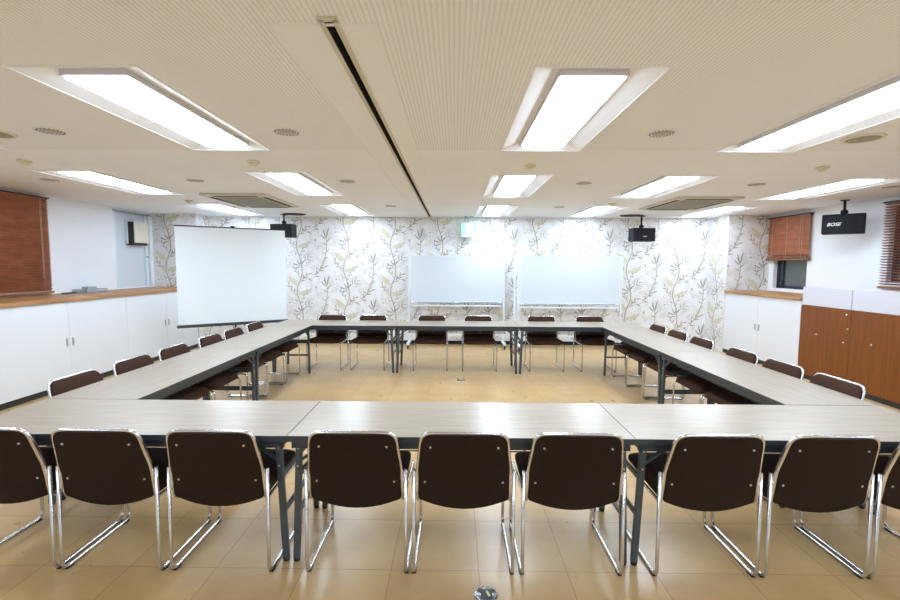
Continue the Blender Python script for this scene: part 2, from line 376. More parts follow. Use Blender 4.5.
def motif(ox, oz):
    # faint foliage behind
    rr = random.Random(5)
    for k in range(24):
        x, y, a = rr.uniform(-140, 140), rr.uniform(-140, 140), rr.uniform(.3, 2.6)
        stroke([(x, y), (x+22*math.cos(a+.3), y+22*math.sin(a+.3)), (x+55*math.cos(a), y+55*math.sin(a))], 2.5, 'p_faint', ox, oz, 3, .0006)
        for t in (.3, .6, .9):
            bx_, by_ = x+55*t*math.cos(a), y+55*t*math.sin(a)
            for sg in (-1, 1): leaf((bx_, by_), (bx_+24*math.cos(a+sg*.6), by_+24*math.sin(a+sg*.6)), 6, 'p_faint', ox, oz, 0, .0008)
    stroke([(22, 60), (10, 25), (-3, -5), (-8, -40), (-6, -70), (10, -120), (22, -170), (22, -222)], 5.5, 'p_stem', ox, oz, 4)
    leaf((-2, -4), (-60, 56), 38, 'p_green', ox, oz, 4); leaf((-4, -60), (80, -42), 25, 'p_green', ox, oz, 5)
    leaf((-6, -72), (-42, -30), 16, 'p_faint', ox, oz, 3)
    for t, e, w in (((8, -168), (-44, -146), 8), ((12, -172), (-36, -190), 7), ((14, -165), (-14, -122), 8), ((16, -165), (22, -112), 8), ((18, -160), (48, -128), 7),
                    ((-2, -100), (-30, -82), 6), ((8, -120), (34, -92), 6)):
        leaf(t, (t[0]+(e[0]-t[0])*.8, t[1]+(e[1]-t[1])*.8), w, 'p_dark', ox, oz, 3)
    stroke([(12, -170), (40, -140), (66, -120)], 2.5, 'p_mid', ox, oz, 3)
    for t, e in (((45, -138), (42, -100)), ((55, -128), (70, -92)), ((66, -120), (92, -116)), ((50, -132), (82, -140))): leaf(t, e, 7, 'p_mid', ox, oz, 2)
    stroke([(22, 62), (34, 38), (58, 32), (96, 44), (126, 80), (160, 104)], 2.8, 'p_mid', ox, oz, 4)
    for t, e in (((58, 32), (84, 20)), ((40, 36), (30, 60)), ((100, 48), (128, 44)), ((112, 62), (112, 92)), ((126, 80), (156, 82)), ((134, 88), (140, 118)), ((156, 102), (184, 112))): leaf(t, e, 7, 'p_dark', ox, oz, 2)
    for bx0, by0, ang, ln, mm in ((4, -112, .95, 95, 'p_mid'), (-6, -66, 2.25, 80, 'p_stem'), (14, 40, 2.1, 78, 'p_mid'), (0, 0, .8, 85, 'p_stem'), (20, -190, .75, 80, 'p_faint'), (10, -140, 2.4, 90, 'p_faint')):
        ux, uy = math.cos(ang), math.sin(ang)
        stroke([(bx0, by0), (bx0+ux*ln*.5-uy*5, by0+uy*ln*.5+ux*5), (bx0+ux*ln, by0+uy*ln)], 2.6, mm, ox, oz, 3)
        for q in range(5):
            tt = .3+.17*q; sg = 1 if q % 2 else -1; px_, py_ = bx0+ux*ln*tt, by0+uy*ln*tt; a2 = ang+sg*.55
            leaf((px_, py_), (px_+26*math.cos(a2), py_+26*math.sin(a2)), 8, mm, ox, oz, 1.5)
    # V-shaped sprig between the stems
    stroke([(-110, 135), (-108, 95), (-112, 50), (-122, 10), (-144, -44), (-168, -72)], 4.2, 'p_stem', ox, oz, 4)
    for t, e, w in (((-110, 132), (-128, 192), 10), ((-109, 134), (-94, 198), 10), ((-112, 128), (-146, 160), 8), ((-108, 110), (-84, 138), 7), ((-110, 96), (-134, 112), 6)): leaf(t, e, w, 'p_dark', ox, oz, 2)
    for t, e in (((-112, 50), (-90, 72)), ((-114, 40), (-138, 58)), ((-122, 10), (-98, 24)), ((-144, -44), (-118, -38)), ((-150, -52), (-176, -36)), ((-168, -72), (-194, -84))): leaf(t, e, 7, 'p_mid', ox, oz, 2)
    for x, y in ((-182, 125), (98, -20), (-60, -110)): leaf((x, y), (x+13, y+2), 11, 'p_mid', ox, oz)
for k in range(-6, 12):
    for j in range(-1, 4):
        oz = (1.18 if k % 2 == 0 else 1.18-.465) + (j-1)*.93 + .0
        motif(-3.14+.93*k, oz)
struct(b.build('wall_back', recalc=False))
b = one('black'); b.box((PXL, YB-.012, 0), (PXR, YB, .07)); struct(b.build('baseboard_back'))

# ------------------------------------------------------------------ ceiling lights
def make_light():
    t = empty('ceiling_light'); L2 = LLEN/2; RE = L2+RM
    fr = MB(); fr.use('ceilwhite')
    w0, w1 = RW, .19; z0, z1 = 0, .045
    o_ = [(-w0, -RE-.06, z0), (w0, -RE-.06, z0), (w0, RE, z0), (-w0, RE, z0)]; i_ = [(-w1, -L2-.02, z1), (w1, -L2-.02, z1), (w1, L2+.02, z1), (-w1, L2+.02, z1)]
    for k in range(4):
        fr.poly([o_[k], o_[(k+1) % 4], i_[(k+1) % 4], i_[k]])
    fr.poly(i_)
    for a, c in (((-w0-.012, -RE-.07), (-w0, RE+.01)), ((w0, -RE-.07), (w0+.012, RE+.01)), ((-w0, -RE-.07), (w0, -RE-.06)), ((-w0, RE), (w0, RE+.01))):
        fr.box((*a, -.005), (*c, .004))
    fr.build('surround', parent=t, recalc=False)
    f2 = one('greyp'); w = .172; 
    for a, c in (((-w, -L2), (-w+.012, L2)), ((w-.012, -L2), (w, L2)), ((-w, -L2-.01), (w, -L2+.004)), ((-w, L2-.004), (w, L2+.01))):
        f2.box((*a, .013), (*c, .046))
    f2.build('frame', parent=t)
    df = one('diff'); df.box((-w+.012, -L2+.004, .002), (w-.012, L2-.004, .03), .006); df.build('diffuser', parent=t)
    return t
proto = make_light()
first = True
for r_, row in enumerate(LYS):
    for ci, (x, a) in enumerate(zip(LX, row)):
        o = proto if first else copy_tree(proto); first = False
        o.location = (x, a+LLEN/2, H)
        rowname = ['added unseen behind the viewer', 'in nearest row', 'in middle row across the room', 'in farthest row by wallpaper'][r_]
        nth = ['first', 'second', 'third', 'fourth', 'fifth'][ci]
        tag(o, 'rectangular ceiling light with white diffuser %s, %s from left' % (rowname, nth), 'ceiling light', 'rectangular ceiling lights')
        if r_ == 1 and 1 <= ci <= 3:
            o['label'] = 'large rectangular ceiling light nearest the viewer, ' + ['at the left before the dark slot', 'in the middle of the ceiling', 'at the right edge of the picture'][ci-1]

# ------------------------------------------------------------------ tables
def make_table():
    t = empty('folding_table')           # base point: floor under the centre, long side along x
    w, dp = .8985, .299
    b = one('top'); b.box((-w, -dp, .676), (w, dp, .70), .004); tp = b.build('tabletop', parent=t)
    b = one('edge')                      # charcoal edging band round the top
    for a, c in (((-w-.001, -dp-.001), (w+.001, -dp+.003)), ((-w-.001, dp-.003), (w+.001, dp+.001)), ((-w-.001, -dp), (-w+.003, dp)), ((w-.003, -dp), (w+.001, dp))):
        b.box((*a, .668), (*c, .6985))
    b.build('edge_band', parent=tp)
    b = one('edge'); b.box((-w+.02, -dp+.012, .630), (w-.02, -dp+.03, .676)); b.box((-w+.02, dp-.03, .630), (w-.02, dp-.012, .676))
    b.box((-w+.02, -dp+.012, .640), (-w+.038, dp-.012, .676)); b.box((w-.038, -dp+.012, .640), (w-.02, dp-.012, .676)); b.build('apron', parent=t)
    for sx in (-1, 1):
        for sy in (-1, 1):
            b = one('legm'); x0, x1 = sx*.845, sx*.872; y0 = sy*.262
            b.bar((x0, y0, .676), (x1, y0, .012), .034, .026, (0, 1, 0), .004)
            lg = b.build('leg', parent=t)
            b = one('rubber'); b.lathe([(.014, 0), (.017, .002), (.017, .014), (.0135, .02)], (x1, y0, 0), 12); b.build('foot', parent=lg)
            if sy < 0:
                b = one('bolt')
                for z in (.625, .53):
                    xx = x0+(x1-x0)*(.676-z)/.664; b.lathe([(.0, -.017), (.005, -.017), (.005, -.012), (0, -.012)], (xx, y0-.003, z), 10, 'y')
                b.build('bolt', parent=lg)
            b = one('legm'); b.bar((sx*.848, y0, .55), (sx*.70, y0, .655), .014, .02, (0, 1, 0)); b.build('brace', parent=t)
        b = one('legm'); b.bar((sx*.853, -.262, .47), (sx*.853, .262, .47), .018, .022); b.bar((sx*.861, -.262, .27), (sx*.861, .262, .27), .018, .022); b.build('crossbar', parent=t)
    b = one('legm')                      # wire shelf hung below the top
    for y in (-.20, -.07, .06, .19): b.tube([(-.72, y, .585), (.72, y, .585)], .004, 6)
    for x in (-.70, -.35, 0, .35, .70): b.tube([(x, -.20, .645), (x, -.20, .58), (x, .19, .58), (x, .19, .645)], .004, 6, .02, 3)
    b.build('wire_shelf', parent=t)
    return t
tproto = make_table()
tables = [((-1.8, .30), 0, 'long grey woodgrain folding table at the left end of the near row'),
          ((0, .30), 0, 'long grey woodgrain folding table in the middle of the near row'),
          ((1.8, .30), 0, 'long grey woodgrain folding table at the right end of the near row'),
          ((-2.4, 1.502), math.pi/2, 'folding table of the left row that adjoins the near row'),
          ((-2.4, 3.302), math.pi/2, 'folding table of the left row beside the projection screen'),
          ((2.4, 1.502), -math.pi/2, 'folding table of the right row that adjoins the near row'),
          ((2.4, 3.302), -math.pi/2, 'folding table of the right row, its far one beside the wallpapered wall'),
          ((-1.8, 4.505), 0, 'folding table in the far row, left end, next to the projection screen'),
          ((0, 4.505), 0, 'folding table in the middle of the far row, before the left whiteboard'),
          ((1.8, 4.505), 0, 'folding table in the far row, right end, before the right whiteboard')]
for i, ((x, y), rz, lab) in enumerate(tables):
    o = tproto if i == 0 else copy_tree(tproto)
    o.location = (x, y, 0); o.rotation_euler = (0, 0, rz); tag(o, lab, 'table', 'folding tables set in a closed rectangle')

# ------------------------------------------------------------------ chairs
def back_y(z):      # centre line of the backrest, leaning away from the sitter
    return .012 - .075*max(0, (z-.50)/.28)**1.15 if z > .50 else .012+.015*(.50-z)/.14
def pad(b, y_off0, y_off1, wtop, wbot, ztop, zmid, zbot, sag, rt=.055, rb=.03, bulge=.012, hollow=.012):
    NU = 14; us = [math.sin((i/NU-.5)*math.pi) for i in range(NU+1)]
    zs = [0, .02, .05, .1, .2, .35, .5, .65, .78, .86, .91, .95, .975, .99, 1]
    def half(z):
        w = wbot if z <= zmid else wbot+(wtop-wbot)*(z-zmid)/(ztop-zmid)
        if z > ztop-rt: w -= rt-math.sqrt(max(0, rt*rt-(z-ztop+rt)**2))
        if z < zbot+rb: w -= rb-math.sqrt(max(0, rb*rb-(zbot+rb-z)**2))
        return w
    sheets = []
    for side in (0, 1):
        g = []
        for v in zs:
            row = []
            for u in us:
                zr = zbot+(ztop-zbot)*v; w = half(zr); z = zr - sag*(1-v)**3*(1-u*u)
                e = max(0, (1-abs(u)**5)*(1-abs(2*v-1)**8))**.5
                yc = back_y(z) - hollow*(1-u*u)
                y = yc + (y_off1+bulge*e if side else y_off0-(bulge*.3)*e)
                row.append(b.bm.verts.new((u*w, y, z)))
            g.append(row)
        sheets.append(g)
    fs = []
    for s_, g in enumerate(sheets):
        for j in range(len(zs)-1):
            for i in range(NU):
                q = (g[j][i], g[j][i+1], g[j+1][i+1], g[j+1][i]); fs.append(b.bm.faces.new(q if s_ == 0 else q[::-1]))
    a, c = sheets; per = [(0, i) for i in range(NU+1)]+[(j, NU) for j in range(1, len(zs))]+[(len(zs)-1, i) for i in range(NU-1, -1, -1)]+[(j, 0) for j in range(len(zs)-2, 0, -1)]
    for k in range(len(per)):
        (j0, i0), (j1, i1) = per[k], per[(k+1) % len(per)]
        fs.append(b.bm.faces.new((a[j0][i0], c[j0][i0], c[j1][i1], a[j1][i1])))
    b._mark(fs, True)
def make_chair(screws=True):
    t = empty('stacking_chair'); XO, XI, r = .2515, .2325, .009
    zt, zk = .772, .56; bt = .208
    def ring(x, z): return (x, back_y(z)-.004, z)
    side = lambda s: [(s*XO, .004, .558), (s*XO, -.008, .011), (s*XO, .475, .011), (s*XO, .472, .405), (s*XI, .02, .388)]
    left = side(-1); right = side(1)[::-1]
    pathL = left+[(-XI, .012, .45), ring(-XI, zk)]
    pathR = [ring(XI, zk), (XI, .012, .45)]+right
    b = one('chrome'); b.tube(pathL+[ring(-bt, zt), ring(bt, zt)]+pathR, r, 10, .05, 6); 
    b.tube([(-XI, .34, .398), (XI, .34, .398)], .008, 8)
    b.build('frame', parent=t)
    for s in (-1, 1):
        b = one('chrome')
        b.bar((s*.242, .006, .548), (s*.242, .006, .44), .016, .012, (0, 1, 0)); b.build('bracket', parent=t)
        for y in (.035, .44):
            b = one('rubber'); b.box((s*XO-.011, y-.022, 0), (s*XO+.011, y+.022, .009), .003); b.build('glide', parent=t)
    b = one('fabric'); pad(b, -.006, .018, .205, .2295, .768, zk, .40, .03); b.build('backrest', parent=t)
    b = one('shell'); pad(b, -.014, -.006, .2055, .230, .768, zk, .392, .036, bulge=.003); sh = b.build('back_shell', parent=t)
    if screws:
        for x, z in ((-.165, .70), (.165, .70), (-.195, .50), (.195, .50)):
            b = one('screw'); b.lathe([(.0, -.003), (.004, -.0028), (.0055, -.001), (.0055, .004)], (x, back_y(z)-.017-.012*(1-(x/.22)**2), z), 10, 'y'); b.build('screw', parent=sh)
    # seat cushion: rounded slab with a waterfall front
    b = one('fabric'); NX, NY = 12, 14; g0, g1 = [], []
    for j in range(NY+1):
        v = j/NY; y = .03+.455*v; r0, r1 = [], []
        for i in range(NX+1):
            u = math.sin((i/NX-.5)*math.pi); rc = .05; w = .238
            dd = max(0, y-(.485-rc)); w -= rc-math.sqrt(max(0, rc*rc-dd*dd))
            e = max(0, (1-abs(u)**6)*(1-abs(2*v-1)**8))**.5
            zc = .405+.022*v-.02*max(0, (v-.85)/.15)**2
            r0.append(b.bm.verts.new((u*w, y, zc-.030*e+.006))); r1.append(b.bm.verts.new((u*w, y, zc+.028+.026*e)))
        g0.append(r0); g1.append(r1)
    fs = []
    for j in range(NY):
        for i in range(NX):
            fs.append(b.bm.faces.new((g1[j][i], g1[j][i+1], g1[j+1][i+1], g1[j+1][i]))); fs.append(b.bm.faces.new((g0[j][i], g0[j+1][i], g0[j+1][i+1], g0[j][i+1])))
    per = [(0, i) for i in range(NX+1)]+[(j, NX) for j in range(1, NY+1)]+[(NY, i) for i in range(NX-1, -1, -1)]+[(j, 0) for j in range(NY-1, 0, -1)]
    for k in range(len(per)):
        (j0, i0), (j1, i1) = per[k], per[(k+1) % len(per)]
        fs.append(b.bm.faces.new((g0[j0][i0], g0[j1][i1], g1[j1][i1], g1[j0][i0])))
    b._mark(fs, True); b.build('seat', parent=t)
    return t
near = make_chair(True); far = make_chair(False)
ordn = ['first', 'second', 'third', 'fourth', 'fifth', 'sixth', 'seventh', 'eighth', 'ninth']
nx = [(-2.335, -.0), (-1.79, .0), (-1.225, .0), (-.527, .0), (.017, .0), (.57, .0), (1.25, .0), (1.80, .0), (2.34, .0)]
for i, (x, rz) in enumerate(nx):
    o = near if i == 0 else copy_tree(near)
    o.location = (x, -.07, 0); o.rotation_euler = (0, 0, rz)
    tag(o, 'dark brown chrome-framed chair with back to viewer, %s from left in near row' % ordn[i], 'chair', 'brown chairs along the near tables')
c = 0
for i, y in enumerate((.93, 1.52, 2.08, 2.735, 3.265, 3.86)):
    o = far if c == 0 else copy_tree(far); c += 1
    o.location = (-2.735, y, 0); o.rotation_euler = (0, 0, -math.pi/2)
    tag(o, 'brown padded chair tucked under the left row of tables, %s from the viewer' % ordn[i], 'chair', 'brown chairs along the left tables')
for i, y in enumerate((.99, 1.53, 2.07, 2.78, 3.33, 3.87)):
    o = copy_tree(far); o.location = (2.70, y, 0); o.rotation_euler = (0, 0, math.pi/2)
    tag(o, 'brown padded chair tucked under the right row of tables, %s from the viewer' % ordn[i], 'chair', 'brown chairs along the right tables')
for i, x in enumerate((-1.985, -1.335, -.395, .345, 1.345, 2.115)):
    o = copy_tree(far); o.location = (x, 4.835, 0); o.rotation_euler = (0, 0, math.pi)
    tag(o, 'brown padded chair facing the viewer behind the far tables, %s from left' % ordn[i], 'chair', 'brown chairs along the far tables')

# ------------------------------------------------------------------ cabinets on the left wall
CT = 1.10          # underside of the counters
def cabinet(sgn, XF, y0, y1, label, handles=True, double=True):
    t = empty('storage_cabinet', (XF, (y0+y1)/2, 0), label=label, cat='cabinet', group='white cabinets under the wooden counters')
    XW = (XL if sgn < 0 else XR)*1.0; hw = (y1-y0)/2; d = (XW-XF)
    b = one('cab'); xa, xb = sorted((sgn*.02, d-sgn*.002)); b.box((xa, -hw+.001, .07), (xb, hw-.001, CT-.001)); b.build('body', parent=t)
    b = one('gap'); xa, xb = sorted((sgn*.012, d-sgn*.02)); b.box((xa, -hw+.001, 0), (xb, hw-.001, .07)); b.build('plinth', parent=t)
    for k in ((-1, 1) if double else (0,)):
        a, c_ = (-hw+.003, -.0015) if k < 0 else (.0015, hw-.003)
        if k == 0: a, c_ = -hw+.003, hw-.003
        b = one('cab'); xa, xb = sorted((0, sgn*.019)); b.box((xa, a, .072), (xb, c_, CT-.006), .002); dr = b.build('door', parent=t)
        if handles:
            hy = k*.045 if k else hw-.06
            b = one('tray'); xa, xb = sorted((-sgn*.012, sgn*.001)); b.box((xa, hy-.009, .54), (xb, hy+.009, .64), .003); b.build('handle', parent=dr)
    return t
# seams on the left row at y = 3.46, 4.47, 5.31
names = ['white double-door cabinet under the left counter at the left edge of the picture', 'white double-door cabinet under the left counter, second from the far end', 'white double-door cabinet under the left counter next to the projection screen']
for (y0, y1), nm in zip(((2.30, 4.32), (4.32, 6.14)), (names[0], names[2])): cabinet(-1, PXL, y0, y1, nm)
cabinet(-1, PXL, .60, 2.30, 'white double-door cabinet under the left counter outside the picture')
def counter(sgn, XF, y0, y1, label, name='counter_top'):
    XW = XL if sgn < 0 else XR; xa, xb = sorted((XF-sgn*.02, XW))
    b = one('oak'); b.box((xa, y0, CT), (xb, y1, CT+.045), .004)
    return tag(b.build(name), label, 'counter')
counter(-1, PXL, .60, PY, 'long oak counter top running along the left wall over white cabinets')
cabinet(1, PXR, 4.22, 6.04, 'white double-door cabinet under the right counter beside the brown cabinet')
counter(1, PXR, 4.22, PYR, 'short oak counter top under the small window on the right')

# brown low cabinet and its pale panel on the right
t = empty('brown_cabinet', (PXR, 2.70, 0), label='long brown woodgrain low cabinet with small round pulls along the right wall', cat='cabinet')
b = one('brown'); b.box((.02, -1.9, .06), (XR-PXR-.002, 1.517, 1.045)); b.build('body', parent=t)
b = one('gap'); b.box((.014, -1.9, 0), (XR-PXR-.01, 1.51, .06)); b.build('plinth', parent=t)
for y0, y1 in ((.70, 1.515), (-.12, .697), (-.94, -.123), (-1.76, -.943)):
    b = one('brown'); b.box((0, y0+.001, .065), (.02, y1-.001, 1.04), .0015); dr = b.build('door', parent=t)
    for yy, zz in ((y0+.06, .98), (y0+.08, .62), (y1-.30, .66), (y0+.03, .80)):
        b = one('cream'); b.lathe([(0, -.012), (.008, -.012), (.011, -.004), (.006, 0)], (0, yy, zz), 12, 'x'); b.build('knob', parent=dr)
b = one('greyp'); b.box((PXR+.01, 3.42, 1.046), (PXR+.035, 4.215, 1.30), .002)
tag(b.build('low_partition_panel'), 'pale grey low panel standing on the brown cabinet next to the oak counter', 'panel', 'pale low panels on the brown cabinet')
b = one('greyp'); b.box((PXR+.01, 1.2, 1.046), (PXR+.035, 3.41, 1.31), .002)
tag(b.build('low_partition_panel'), 'pale grey low panel on the brown cabinet at the right edge of the picture', 'panel', 'pale low panels on the brown cabinet')

# ------------------------------------------------------------------ blinds
def blind(X, sgn, y0, y1, z0, z1, label, drop=None, tilt=.85, pitch=.036, gather=0):
    """wooden venetian blind hung on wall X; slats span y0..y1 from z1 down to z0"""
    t = empty('venetian_blind', (X, (y0+y1)/2, z0), label=label, cat='blind', group='brown wooden venetian blinds')
    hw = (y1-y0)/2; xi = -sgn      # towards the room
    cx = xi*.045; Hh = z1-z0
    b = one('steelblue'); xa, xb = sorted((xi*.01, xi*.08)); b.box((xa, -hw, Hh-.018), (xb, hw, Hh)); b.build('headrail', parent=t)
    b = one('blind'); z = Hh-.035
    zend = .035+gather
    while z > zend:
        c, s = math.cos(tilt), math.sin(tilt); w = .0235
        p0 = (cx-xi*w*c, z-w*s) if sgn > 0 else (cx-xi*w*c, z-w*s); p1 = (cx+xi*w*c, z+w*s)
        nx_, nz = -(p1[1]-p0[1]), (p1[0]-p0[0]); l = math.hypot(nx_, nz); nx_ *= .0014/l; nz *= .0014/l
        yj = random.uniform(-.004, .004); A = []
        for yy in (-hw+.005+yj, hw-.005+yj):
            A.append([b.bm.verts.new((x_, yy, z_)) for x_, z_ in ((p0[0]-nx_, p0[1]-nz), (p1[0]-nx_, p1[1]-nz), (p1[0]+nx_, p1[1]+nz), (p0[0]+nx_, p0[1]+nz))])
        for k in range(4): b.bm.faces.new((A[0][k], A[0][(k+1) % 4], A[1][(k+1) % 4], A[1][k]))
        b.bm.faces.new(A[0][::-1]); b.bm.faces.new(A[1]); z -= pitch
    while gather and z > .035:
        b.box((cx-.024, -hw+.004, z-.0012), (cx+.024, hw-.004, z+.0012)); z -= .0055
    b.build('slats', parent=t)
    b = one('blind2'); b.box((cx-.028, -hw-.003, 0), (cx+.028, hw+.003, .028), .004); b.build('bottom_rail', parent=t)
    for yy in (-hw+.13, 0, hw-.13):
        b = one('cord'); b.tube([(cx+xi*.028, yy, .02), (cx+xi*.028, yy, Hh-.03)], .002, 6); b.build('ladder_cord', parent=t)
    b = one('cord'); b.tube([(cx+xi*.04, hw-.16 if sgn < 0 else -hw+.16, Hh*.15), (cx+xi*.04, hw-.16 if sgn < 0 else -hw+.16, Hh-.03)], .0025, 6); b.build('pull_cord', parent=t)
    return t
blind(XL, -1, 2.28, 3.97, 1.165, 2.475, 'lowered brown wooden venetian blind over the window on the left wall')
blind(XR, 1, 5.08, 6.03, 1.69, 2.45, 'half-raised brown wooden venetian blind above the small dark window', gather=.05, tilt=1.25)
blind(XR, 1, 2.2, 3.84, 1.305, 2.44, 'lowered brown wooden venetian blind at the right edge, slats half open', tilt=.35, pitch=.036)

# ------------------------------------------------------------------ small things on the left wall and counter
t = empty('wall_box', (XL-.043, 5.74, 1.90), label='cream square box with dark side fixed high on the grey-blue panel', cat='wall box')
b = one('dark'); b.box((0, -.19, 0), (.14, .16, .40), .006); b.build('housing', parent=t)
b = one('cream'); b.box((.14, -.18, .04), (.158, .17, .41), .005); b.build('cover', parent=t)
b = one('doorm'); b.box((0, -.215, .02), (.05, -.191, .42), .003); b.build('side_plate', parent=t)

t = empty('accessory_tray', (XL+.17, 4.47, CT+.0455), .0, label='small clear plastic tray with dark clips on the left oak counter', cat='tray')
b = one('clear'); b.box((-.11, -.20, .004), (.11, .20, .012), .003)
for a, c_ in (((-.11, -.20), (-.104, .20)), ((.104, -.20), (.11, .20)), ((-.11, -.20), (.11, -.194)), ((-.11, .194), (.11, .20))): b.box((*a, .004), (*c_, .05))
b.build('dish', parent=t)
b = one('pen')
for y in (-.17, -.04, .1, .18): b.box((-.09, y-.012, 0), (.09, y+.012, .005), .001)
b.build('feet', parent=t)
b = one('tray'); b.box((-.05, -.10, .013), (.05, .06, .085), .004); tag(b.build('accessory_box'), 'small grey box lying in the clear plastic tray', 'box').location = (XL+.17, 4.47, CT+.0455)
b = one('pen'); b.box((-.02, -.14, 0), (.02, .14, .022), .005); o = b.build('remote_control'); o.location = (XL+.20, 4.06, CT+.0455); o.rotation_euler = (0, 0, .2)
tag(o, 'slim dark remote control lying beside the clear tray on left counter', 'remote control')

# ------------------------------------------------------------------ projection screen on its tripod
PL, PR = Vector((-4.37, 4.72, 0)), Vector((-3.00, 5.62, 0))
mid = (PL+PR)/2; ang = math.atan2(PR.y-PL.y, PR.x-PL.x); W = (PR-PL).length
t = empty('projection_screen', (mid.x, mid.y, 0), ang, label='large white pull-up projection screen standing angled in the left corner', cat='projection screen')
zb, zt_ = .60, 2.165
b = one('screen'); b.box((-W/2, -.004, zb), (W/2, .004, zt_)); fb = b.build('screen_fabric', parent=t)
b = one('black'); b.box((-W/2-.01, -.012, zt_-.006), (W/2+.01, .012, zt_+.012), .003); b.build('top_bar', parent=t)
b = one('edge'); b.box((-W/2-.02, -.035, zb-.035), (W/2+.02, .035, zb+.012), .008); b.build('roller_case', parent=t)
b = one('black'); b.tube([(0, .05, .25), (0, .05, 2.20)], .013, 10); b.box((-.03, .0, 2.172), (.03, .06, 2.20), .004); b.build('pole', parent=t)
for a in (math.pi/2, math.pi/2+2.09, math.pi/2-2.09):
    b = one('black'); e = Vector((math.cos(a)*.42, math.sin(a)*.42+.05, .02))
    b.tube([(0.0+.02*math.cos(a), .05+.02*math.sin(a), .52), e*.98, e], .009, 8); lg = b.build('leg', parent=t)
    b = one('rubber'); b.lathe([(.012, 0), (.014, .01), (.012, .03)], (e.x, e.y, 0), 10); b.build('foot', parent=lg)

# ------------------------------------------------------------------ whiteboards
def whiteboard(xa, xb, Y, z0, z1, label, dbl=False):
    cx = (xa+xb)/2; hw = (xb-xa)/2
    t = empty('whiteboard', (cx, Y, 0), label=label, cat='whiteboard', group='mobile whiteboards before the wallpaper')
    b = one('glassw'); b.box((-hw+.02, -.012, z0), (hw-.02, .012, z1)); b.build('board', parent=t)
    b = one('whiteframe'); f = .028
    b.box((-hw, -.017, z0-f), (hw, .017, z0), .003); b.box((-hw, -.017, z1), (hw, .017, z1+f*.5), .003); b.box((-hw, -.017, z0-f), (-hw+f*.9, .017, z1+f*.5), .003); b.box((hw-f*.9, -.017, z0-f), (hw, .017, z1+f*.5), .003)
    b.build('frame', parent=t)
    b = one('whiteframe'); b.box((-hw+.03, -.085, z0-.085), (hw-.03, -.018, z0-.07), .003); b.box((-hw+.03, -.088, z0-.085), (hw-.03, -.082, z0-.055), .002); b.build('pen_tray', parent=t)
    b = one('tray'); b.box((-hw+.08, -.0175, z0-.022), (-.04, -.0165, z0-.004)); b.box((.06, -.0175, z0-.022), (hw-.08, -.0165, z0-.004)); b.build('lower_strip', parent=t)
    for s in (-1, 1):
        b = one('whiteframe'); px = s*(hw+.022)
        b.box((px-.018, -.02, .10), (px+.018, .02, z1 if not dbl else z1+.01), .004)
        if dbl and s < 0: b.box((px-.085, -.015, .10), (px-.05, .015, z1), .004)
        b.build('post', parent=t)
        b = one('whiteframe'); b.box((px-.026, -.29, .075), (px+.026, .24, .115), .006); ft = b.build('foot', parent=t)
        for yy in (-.26, .21):
            b = one('rubber'); b.lathe([(0, -.012), (.033, -.012), (.036, 0), (.033, .012), (0, .012)], (px, yy, .036), 16, 'x'); b.box((px-.018, yy-.012, .05), (px+.018, yy+.012, .08)); b.build('caster', parent=ft)
    b = one('whiteframe'); b.box((-hw-.02, -.012, .22), (hw+.02, .012, .255), .003); b.build('lower_rail', parent=t)
    return t
whiteboard(-.885, .885, 6.36, .88, 1.74, 'white mobile whiteboard with grey pen tray, the left of the two')
whiteboard(1.18, 3.06, 6.20, .87, 1.745, 'white mobile whiteboard with double left post, the right of the two', True)

# ------------------------------------------------------------------ loudspeakers
def text_mesh(s, size, m, parent, mtx, ext=.001, shear=0):
    cu = bpy.data.curves.new('lettering', 'FONT'); cu.body = s; cu.size = size; cu.extrude = ext; cu.align_x = 'CENTER'; cu.align_y = 'CENTER'; cu.shear = shear; cu.offset = .001
    tmp = bpy.data.objects.new('lettering', cu); col.objects.link(tmp); dg = bpy.context.evaluated_depsgraph_get()
    me = bpy.data.meshes.new_from_object(tmp.evaluated_get(dg)); bpy.data.objects.remove(tmp)
    me.materials.clear(); me.materials.append(M[m]); o = bpy.data.objects.new('lettering', me); col.objects.link(o); o.parent = parent; o.matrix_local = mtx
    return o
def speaker(loc, rz, label, w=.41, h=.245, d=.24, big=False, pole=.2):
    t = empty('loudspeaker', loc, rz, label=label, cat='loudspeaker', group='black wall loudspeakers')     # front faces -y
    b = one('black'); b.box((-w/2, -d/2+.01, 0), (w/2, d/2, h), .014, seg=3); b.build('cabinet', parent=t)
    b = one('grille'); b.box((-w/2+.006, -d/2-.004, .006), (w/2-.006, -d/2+.014, h-.006), .008); gr = b.build('grille', parent=t)
    rot_ = Matrix.Rotation(math.pi/2, 4, 'X')
    if big: text_mesh('BOSE', .062, 'textwhite', gr, Matrix.Translation((-w*.22, -d/2-.006, h*.47)) @ rot_, shear=.35)
    else: text_mesh('BOSE', .028, 'tray', gr, Matrix.Translation((0, -d/2-.006, h*.35)) @ rot_, shear=.35)
    b = one('black'); b.tube([(0, .03, h-.01), (0, .03, h+pole)], .016, 10)
    b.lathe([(0, 0), (.04, .004), (.045, .03), (.03, .055), (0, .06)], (0, .03, h+.01), 16); b.box((-.05, -.02, h+pole-.012), (.05, .08, h+pole), .003); b.build('ceiling_mount', parent=t)
    return t
speaker((-3.21, 6.12, 2.07), -.08, 'black loudspeaker hanging above the top right corner of the projection screen', pole=.18)
speaker((3.42, 6.18, 2.03), .05, 'black loudspeaker hanging before the wallpaper at the right of the whiteboards', pole=.23)
speaker((5.36, 4.12, 2.04), math.radians(-42), 'large black loudspeaker with white lettering hanging between the right wall windows', w=.46, h=.27, d=.24, big=True, pole=.20)

